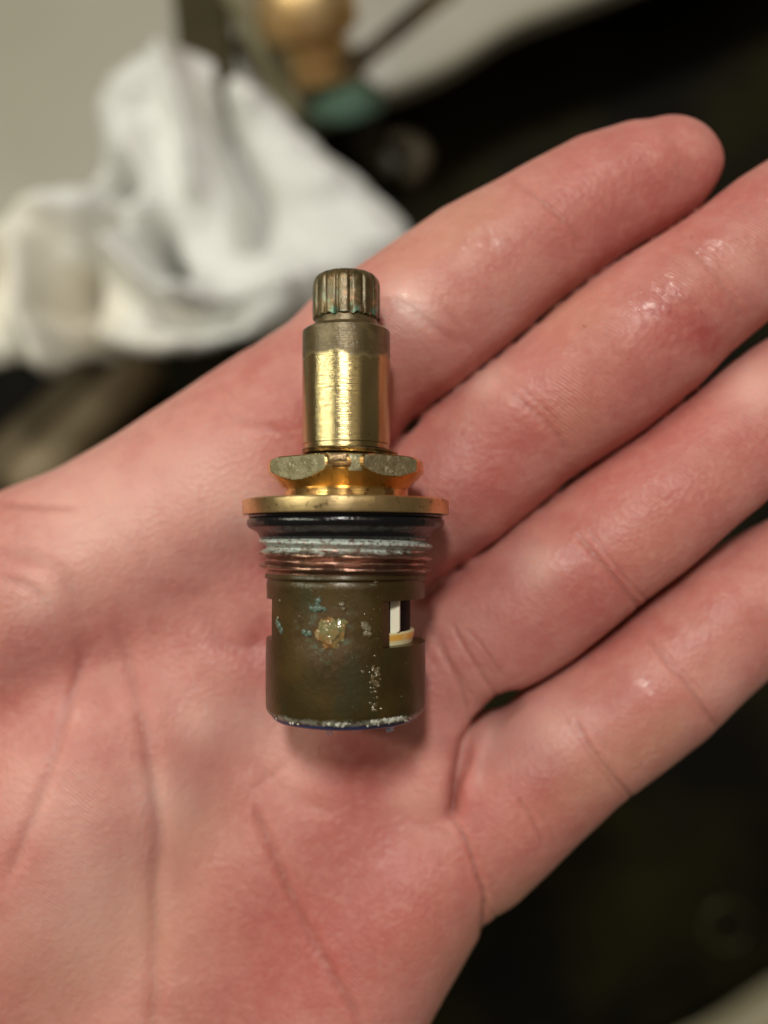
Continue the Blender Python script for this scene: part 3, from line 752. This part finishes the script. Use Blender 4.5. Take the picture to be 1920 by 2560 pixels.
def helix(y_a, y_b, pitch, r_root, r_crest, n=160):
    rows = []; ys = np.arange(y_a, y_b + .1, pitch / 12)
    def fn(a, h, r):
        return r
    v = []; f = []
    for i, y in enumerate(ys):
        for k in range(n):
            a = 2 * math.pi * k / n
            ph = ((y - y_a) / pitch - a / (2 * math.pi)) % 1.0
            tri = 1 - abs(ph - .5) * 2
            prof_ = max(0, min(1, (tri - .18) / .66)) ** .9
            endf = min(1, (y - y_a) / 6 + .25, (y_b - y) / 10)
            rr = RR(r_root + (r_crest - r_root) * prof_ * max(0, endf), y)
            v.append((rr * math.sin(a), -rr * math.cos(a), T(y)))
    for i in range(len(ys) - 1):
        for k in range(n):
            k2 = (k + 1) % n; f.append((i * n + k, (i + 1) * n + k, (i + 1) * n + k2, i * n + k2))
    me = mesh(v, f); bm = bmesh.new(); bm.from_mesh(me); bmesh.ops.recalc_face_normals(bm, faces=bm.faces); bm.to_mesh(me); bm.free(); return me
link('thread', helix(1344, 1434, 30, 198, 216), m.m, cart, sharp=45)
# --- body with two windows
m = Mat('body_tarnish'); s_ = m.sep()
bc = m.mix(m.ramp(m.noise(1.6, 4, .6), .35, .68), (.036, .021, .003), (.062, .036, .006))
bc = m.mix(m.ramp(m.noise(2.5, 4, .6, m.map((1, 1, .4))), .52, .7, 0, .7), bc, (.028, .028, .008))
bc = m.mix(m.ramp(m.noise(7, 5, .7), .60, .72, 0, .6), bc, (.09, .045, .02))
vd = m.n.new('ShaderNodeVectorMath'); vd.operation = 'DISTANCE'; vd.inputs[1].default_value = (-.20, -.9, T(1573)); m.L(m.tc.outputs['Object'], vd.inputs[0])
stain = m.ramp(m.math('ADD', vd.outputs['Value'], m.math('MULTIPLY', m.math('SUBTRACT', m.noise(6, 5, .7), .5), .7)), .22, .42, 1, 0)
bc = m.mix(m.math('MULTIPLY', stain, .55), bc, (.085, .045, .018))
grn = m.math('MULTIPLY', m.ramp(m.math('ADD', vd.outputs['Value'], m.math('MULTIPLY', m.math('SUBTRACT', m.noise(4, 5, .7), .5), .8)), .18, .40, 1, 0), m.ramp(m.noise(13, 4, .7), .52, .62))
bc = m.mix(m.math('MULTIPLY', grn, .7), bc, (.075, .10, .065))
rim = m.math('MULTIPLY', m.ramp(m.math('ADD', s_[2], m.math('MULTIPLY', m.math('SUBTRACT', m.noise(6, 4), .5), .10)), T(1760), T(1774)), m.ramp(m.noise(11, 4, .7), .42, .52, .1, 1))
bc = m.mix(m.math('MULTIPLY', rim, .7), bc, (.34, .35, .29))
m.set(Base_Color=bc, Metallic=.30, Roughness=.45, Specular_IOR_Level=.3, Coat_Weight=.32, Coat_Roughness=.12, Normal=m.bump(m.noise(16, 4, .6), .25, .02), Coat_Normal=m.bump(m.noise(5, 4, .65), .35, .03, m.bump(m.noise(40, 3), .3, .01)))
M_body = m.m
prof = [(1433, 199), (1437, 201), (1443, 201), (1446, 196), (1449, 194.5), (1456, 197), (1466, 197), (1478, 196.5), (1493, 196.5), (1510, 196.5), (1530, 197), (1550, 197), (1570, 197), (1592, 197), (1601, 198), (1640, 199), (1680, 199), (1720, 199), (1755, 198.5), (1766, 197), (1774, 193), (1780, 186), (1784, 176)]
WN = 180; rin = 165
A0, A1 = 27, 130
def void(i, k):
    a = 360.0 * (k + .5) / WN
    if a > 180: a -= 360
    y = (prof[i][0] + prof[i + 1][0]) / 2
    if A0 < a < A1 and 1493 < y < 1601: return True
    if -152 < a < -62 and 1493 < y < 1592: return True
    return False
v = []; f = []
rows = len(prof)
for lay in (0, 1):
    for (y, r) in prof:
        for k in range(WN):
            a = 2 * math.pi * k / WN; rr = RR(r if lay == 0 else rin, y)
            v.append((rr * math.sin(a), -rr * math.cos(a), T(y)))
oi = lambda lay, i, k: lay * rows * WN + i * WN + (k % WN)
for i in range(rows - 1):
    for k in range(WN):
        if void(i, k): continue
        f.append((oi(0, i, k), oi(0, i + 1, k), oi(0, i + 1, k + 1), oi(0, i, k + 1)))
        f.append((oi(1, i, k), oi(1, i, k + 1), oi(1, i + 1, k + 1), oi(1, i + 1, k)))
        if i == 0 or void(i - 1, k): f.append((oi(0, i, k), oi(0, i, k + 1), oi(1, i, k + 1), oi(1, i, k)))
        if i == rows - 2 or void(i + 1, k): f.append((oi(0, i + 1, k), oi(1, i + 1, k), oi(1, i + 1, k + 1), oi(0, i + 1, k + 1)))
        if void(i, (k + 1) % WN): f.append((oi(0, i, k + 1), oi(0, i + 1, k + 1), oi(1, i + 1, k + 1), oi(1, i, k + 1)))
        if void(i, (k - 1) % WN): f.append((oi(0, i, k), oi(1, i, k), oi(1, i + 1, k), oi(0, i + 1, k)))
me = mesh(v, f); bm = bmesh.new(); bm.from_mesh(me)
bmesh.ops.recalc_face_normals(bm, faces=bm.faces); bmesh.ops.delete(bm, geom=[x for x in bm.verts if not x.link_faces], context='VERTS'); bm.to_mesh(me); bm.free()
body = link('body', me, M_body, cart, sharp=35)
# inner core and ceramic pieces
link('inner_core', lathe(PR([(1440, 60), (1440, 161), (1572, 161), (1572, 60)]), 96), M_blk, cart, sharp=30)
m = Mat('ceramic'); s_ = m.sep()
st = m.math('MULTIPLY', m.ramp(m.noise(3, 3), .38, .58), 1)
band = m.ramp(m.math('ABSOLUTE', m.math('SUBTRACT', s_[2], T(1583))), .02, .05, 1, 0)
cc = m.mix(m.math('MULTIPLY', band, m.ramp(m.noise(2.5, 2), .3, .5, .5, 1)), (.78, .70, .42), (.80, .42, .06))
m.set(Base_Color=cc, Roughness=.28, Subsurface_Weight=.2, Subsurface_Scale=.1)
link('ceramic_disc', lathe(PR([(1603, 50), (1603, 162), (1601, 166.5), (1577, 171), (1572.5, 171), (1571, 169), (1571, 50)]), 128), m.m, cart, sharp=30)
m = Mat('ceramic_edge'); s_ = m.sep()
cc = m.mix(m.ramp(m.math('ADD', s_[0], m.math('MULTIPLY', m.noise(5, 2), .06)), .60, .65), (.80, .74, .60), (.78, .44, .12))
m.set(Base_Color=cc, Roughness=.25, Subsurface_Weight=.2, Subsurface_Scale=.1)
tw, th_, tr = 33 * S / 2, (T(1482) - T(1573)) / 2, .045
ol = []
for (cx_, cz_, a0_) in ((tw - tr, th_ - tr, 0), (-tw + tr, th_ - tr, 90), (-tw + tr, -th_ + tr, 180), (tw - tr, -th_ + tr, 270)):
    for q in range(7): ol.append((cx_ + tr * math.cos(R(a0_ + q * 15)), cz_ + tr * math.sin(R(a0_ + q * 15))))
nO = len(ol); v = []; f = []
for (yy, ins_) in ((-.15, .85), (-.135, .97), (-.11, 1), (.15, 1)):
    for (a_, b_) in ol: v.append((a_ * ins_, yy, b_ * (1 - (1 - ins_) * tw / th_)))
for i in range(3):
    for k in range(nO): f.append((i * nO + k, i * nO + (k + 1) % nO, (i + 1) * nO + (k + 1) % nO, (i + 1) * nO + k))
f.append(tuple(range(nO))[::-1]); f.append(tuple(3 * nO + k for k in range(nO)))
me = mesh(v, f); bm = bmesh.new(); bm.from_mesh(me); bmesh.ops.recalc_face_normals(bm, faces=bm.faces); bm.to_mesh(me); bm.free()
o = link('ceramic_tab', me, m.m, cart, sharp=40); o.location = (117 * S, -.40, (T(1482) + T(1573)) / 2)
xa, xb = 91 * S, 107 * S; zt, zb = T(1494), T(1600); v = []
for z_ in (zb, zt):
    for (x_, y_) in ((xa, -.815), (xb, -.70), (xb, -.45), (xa, -.45)): v.append((x_, y_, z_))
link('window_edge', mesh(v, [(0, 1, 5, 4), (1, 2, 6, 5), (2, 3, 7, 6), (3, 0, 4, 7), (3, 2, 1, 0), (4, 5, 6, 7)]), M_body, body, smooth=False)
# end seal
m = Mat('blue_seal'); m.set(Base_Color=(.018, .027, .09), Roughness=.4, Normal=m.bump(m.noise(12, 3), .3, .02), Coat_Weight=.3)
link('end_seal', lathe(PR([(1776, 60), (1778, 186), (1785, 184), (1790, 178), (1793, 165), (1794, 60)]), 128, lambda a, h, r: r * (1 + .006 * math.sin(7 * a + 2))), m.m, cart, sharp=50)

# --- deposits, droplets, crystals
def on(a, y, r): 
    q = R(a); return Vector((RR(r, y) * math.sin(q), -RR(r, y) * math.cos(q), T(y)))
def front_on(xp, yp, r):
    """photo pixel seen on the front of a cylinder of radius r(px) -> point"""
    a = math.asin(max(-.98, min(.98, (xp - 865) / r)))
    y = yp
    for _ in range(4):
        zf = RR(r, y) * math.cos(a)
        yy = 1362 + (yp - 1362) * (D - zf) / D
        y = yy
    return Vector((RR(r, y) * math.sin(a), -zf, T(y)))
def lump(bm, c, rad, squash=.5, seed=0, rough=.35, sub=2):
    rs = random.Random(seed); n = Vector((c.x, c.y, 0)).normalized()
    r_ = bmesh.ops.create_icosphere(bm, subdivisions=sub, radius=1)
    ph = [rs.uniform(0, 6.28) for _ in range(6)]
    for q in r_['verts']:
        p = q.co.copy()
        k = 1 + rough * (math.sin(p.x * 3.1 + ph[0]) * math.sin(p.y * 3.7 + ph[1]) + .6 * math.sin(p.z * 6 + ph[2]) * math.sin(p.x * 5.5 + ph[3])) + rs.uniform(-.5, .5) * rough * .35
        p *= k * rad
        d = p.dot(n); q.co = c + p - n * d * (1 - squash)
m = Mat('deposit_amber'); dcol = m.mix(m.ramp(m.noise(6, 4), .40, .6), (.26, .12, .025), (.16, .15, .05))
dcol = m.mix(m.ramp(m.noise(15, 3), .56, .64), dcol, (.40, .32, .16))
m.set(Base_Color=dcol, Roughness=.42, Coat_Weight=.9, Coat_Roughness=.08, Normal=m.bump(m.noise(20, 5, .7), .9, .04))
def z7(x, y): return (580 + .3496 * x, 1220 + .3496 * y)
bm = bmesh.new(); sd_ = 0
for (x, y, r_, sq) in ((742, 1035, .12, .26), (735, 1010, .10, .36), (700, 1050, .085, .4), (790, 1000, .08, .5), (750, 1085, .08, .45), (800, 1050, .07, .4), (690, 985, .06, .4), (735, 960, .06, .35), (655, 1040, .04, .4), (830, 965, .04, .5), (715, 1120, .045, .4), (770, 1125, .035, .35)):
    sd_ += 1; lump(bm, front_on(*z7(x, y), 197), r_, sq * .8, sd_, rough=.30, sub=3)
me = bpy.data.meshes.new('d'); bm.to_mesh(me); bm.free()
link('corrosion_lump', me, m.m, body)['label'] = 'amber and green corrosion lump on the body'
m = Mat('deposit_teal'); m.set(Base_Color=m.mix(m.noise(12, 3), (.05, .085, .06), (.09, .13, .095)), Roughness=.6, Coat_Weight=.5, Coat_Roughness=.1, Normal=m.bump(m.noise(24, 4), .8, .03))
for grp in (((640, 865, .04, .25), (670, 862, .035, .25), (610, 860, .03, .2), (700, 868, .025, .2), (650, 830, .028, .3), (658, 805, .032, .4)),
            ((595, 1040, .035, .2), (560, 1030, .03, .2), (575, 1050, .02, .2)), ((380, 985, .05, .3), (365, 960, .035, .4), (395, 1020, .04, .3))):
    bm = bmesh.new()
    for (x, y, r_, sq) in grp:
        sd_ += 1; lump(bm, front_on(*z7(x, y), 197), r_, sq, sd_)
    me = bpy.data.meshes.new('d'); bm.to_mesh(me); bm.free()
    link('green_crust', me, m.m, body)
m = Mat('crust_pale'); m.set(Base_Color=m.mix(m.noise(14, 3), (.08, .058, .025), (.19, .155, .09)), Roughness=.4, Coat_Weight=1, Coat_Roughness=.06, Normal=m.bump(m.noise(24, 4), .8, .03))
bm = bmesh.new()
for (x, y, r_, sq) in ((812, 832, .03, .7), (825, 865, .022, .6), (965, 990, .045, .4), (985, 1010, .04, .4), (995, 1045, .03, .5), (970, 1040, .03, .4), (955, 970, .025, .4), (795, 955, .02, .7), (695, 1155, .022, .7), (385, 805, .015, .8), (528, 918, .012, .7), (600, 968, .014, .7), (370, 930, .02, .5)):
    sd_ += 1; lump(bm, front_on(*z7(x, y), 197), r_, sq, sd_)
me = bpy.data.meshes.new('d'); bm.to_mesh(me); bm.free()
link('pale_crust', me, m.m, body)['kind'] = 'stuff'
# water beads
m = Mat('water_bead'); m.set(Base_Color=(.10, .07, .03), Roughness=.05, Specular_IOR_Level=.8, Coat_Weight=1, Coat_Roughness=.03)
M_bead = m.m
bm = bmesh.new(); rs = random.Random(8)
pts = [(952, 1315, .020), (1030, 1200, .014), (1022, 868, .010), (880, 1215, .008), (1232, 1250, .008), (885, 1570, .008), (1205, 1490, .012)]
for k in range(48):
    y = rs.uniform(1270, 1590); pts.append((1030 + rs.gauss(0, 20) + (y - 1400) * .0, y, rs.uniform(.008, .024)))
for k in range(16): pts.append((rs.gauss(1020, 22), rs.uniform(780, 1100), rs.uniform(.004, .009)))
for k in range(10): pts.append((rs.gauss(1020, 18), rs.uniform(665, 700), rs.uniform(.006, .010)))
for (x, y, r_) in pts:
    sd_ += 1; lump(bm, front_on(*z7(x, y), 198.5), r_, .55, sd_, rough=.12, sub=2)
me = bpy.data.meshes.new('d'); bm.to_mesh(me); bm.free()
o = link('water_beads', me, M_bead, cart); o['kind'] = 'stuff'
bm = bmesh.new()
def z8(x, y): return (580 + .3496 * x, 640 + .3496 * y)
for k in range(34):
    y = rs.uniform(470, 650); lump(bm, front_on(*z8(rs.gauss(805, 30), y), 109), rs.uniform(.004, .010), .5, k, .1, 1)
for k in range(26):
    y = rs.uniform(100, 380); lump(bm, front_on(*z8(rs.choice((685, 690, 770, 860, 950, 745)) + rs.gauss(0, 8), y), 83), rs.uniform(.004, .011), .5, k, .1, 1)
me = bpy.data.meshes.new('d'); bm.to_mesh(me); bm.free()
o = link('stem_beads', me, M_bead, cart); o['kind'] = 'stuff'
# limescale specks: round the ring, along the end rim
m = Mat('limescale'); m.set(Base_Color=m.mix(m.noise(14, 3), (.72, .71, .62), (.45, .45, .38)), Roughness=.7, Normal=m.bump(m.noise(30, 3), .6, .02))
M_lime = m.m
bm = bmesh.new()
for k in range(26):
    a = rs.choice((rs.uniform(-62, -15), rs.uniform(38, 66))); 
    lump(bm, on(a, 1150 + rs.uniform(-3, 2), rs.uniform(112, 135)), rs.uniform(.008, .024), .8, k, .4, 1)
for k in range(34):
    a = rs.uniform(-66, 66); t = math.sin(R(a))
    if rs.random() < .35 or -.5 < t < -.1: continue
    big = .032 if .25 < t < .75 else .018
    lump(bm, on(a, 1772 + rs.uniform(-5, 9), 193 + rs.uniform(-4, 2)), rs.uniform(.006, big * .8), .16, k, .6, 2)
me = bpy.data.meshes.new('d'); bm.to_mesh(me); bm.free()
o = link('limescale', me, M_lime, cart); o['kind'] = 'stuff'
m = Mat('smear'); m.set(Base_Color=m.mix(m.ramp(m.noise(13, 5, .75), .42, .58), (.05, .045, .02), (.50, .50, .43)), Roughness=.6, Normal=m.bump(m.noise(24, 4), .6, .02))
M_smear = m.m
patch('lime_smear', 19, 50, 1762, 1777, 197.5, .008, M_smear, n=40, jag=7, seed=5, parent=body)
patch('lime_smear', -14, 4, 1767, 1777, 196.5, .006, M_smear, n=24, jag=6, seed=6, parent=body)
m = Mat('blue_fluff'); m.set(Base_Color=(.55, .60, .85), Roughness=.6, Subsurface_Weight=.4, Subsurface_Scale=.05)
def z7r(x, y, z): return Vector(px(*z7(x, y), z))
inv = (Matrix.Translation((x0, y0, 0)) @ Euler((-(math.pi / 2 + tau), 0, 0)).to_matrix().to_4x4()).inverted()
for i_, (cx, cy, ln, nfi) in enumerate(((1125, 1695, 50, 14), (885, 1700, 42, 4), (705, 1700, 75, 3))):
    bm = bmesh.new()
    for k in range(nfi):
        a = inv @ z7r(cx + rs.uniform(-18, 18), cy - 12, .35); b = inv @ z7r(cx + rs.uniform(-38, 38) * (1 if nfi > 5 else .4), cy + ln * rs.uniform(.5, 1), .3 + rs.uniform(-.08, .08))
        c_ = a.lerp(b, .5) + Vector((rs.uniform(-.02, .02), rs.uniform(-.03, .03), 0))
        t_me = tube(smooth_path([a, c_, b], 4),   .009 if nfi > 5 else .008, 5); bm.from_mesh(t_me); bpy.data.meshes.remove(t_me)
    if nfi > 5:
        for k in range(10): lump(bm, inv @ z7r(cx + rs.uniform(-28, 28), cy + rs.uniform(10, 42), .32), rs.uniform(.012, .024), .9, k, .5, 1)
    me = bpy.data.meshes.new('d'); bm.to_mesh(me); bm.free()
    link('fibre_tuft', me, m.m, cart)
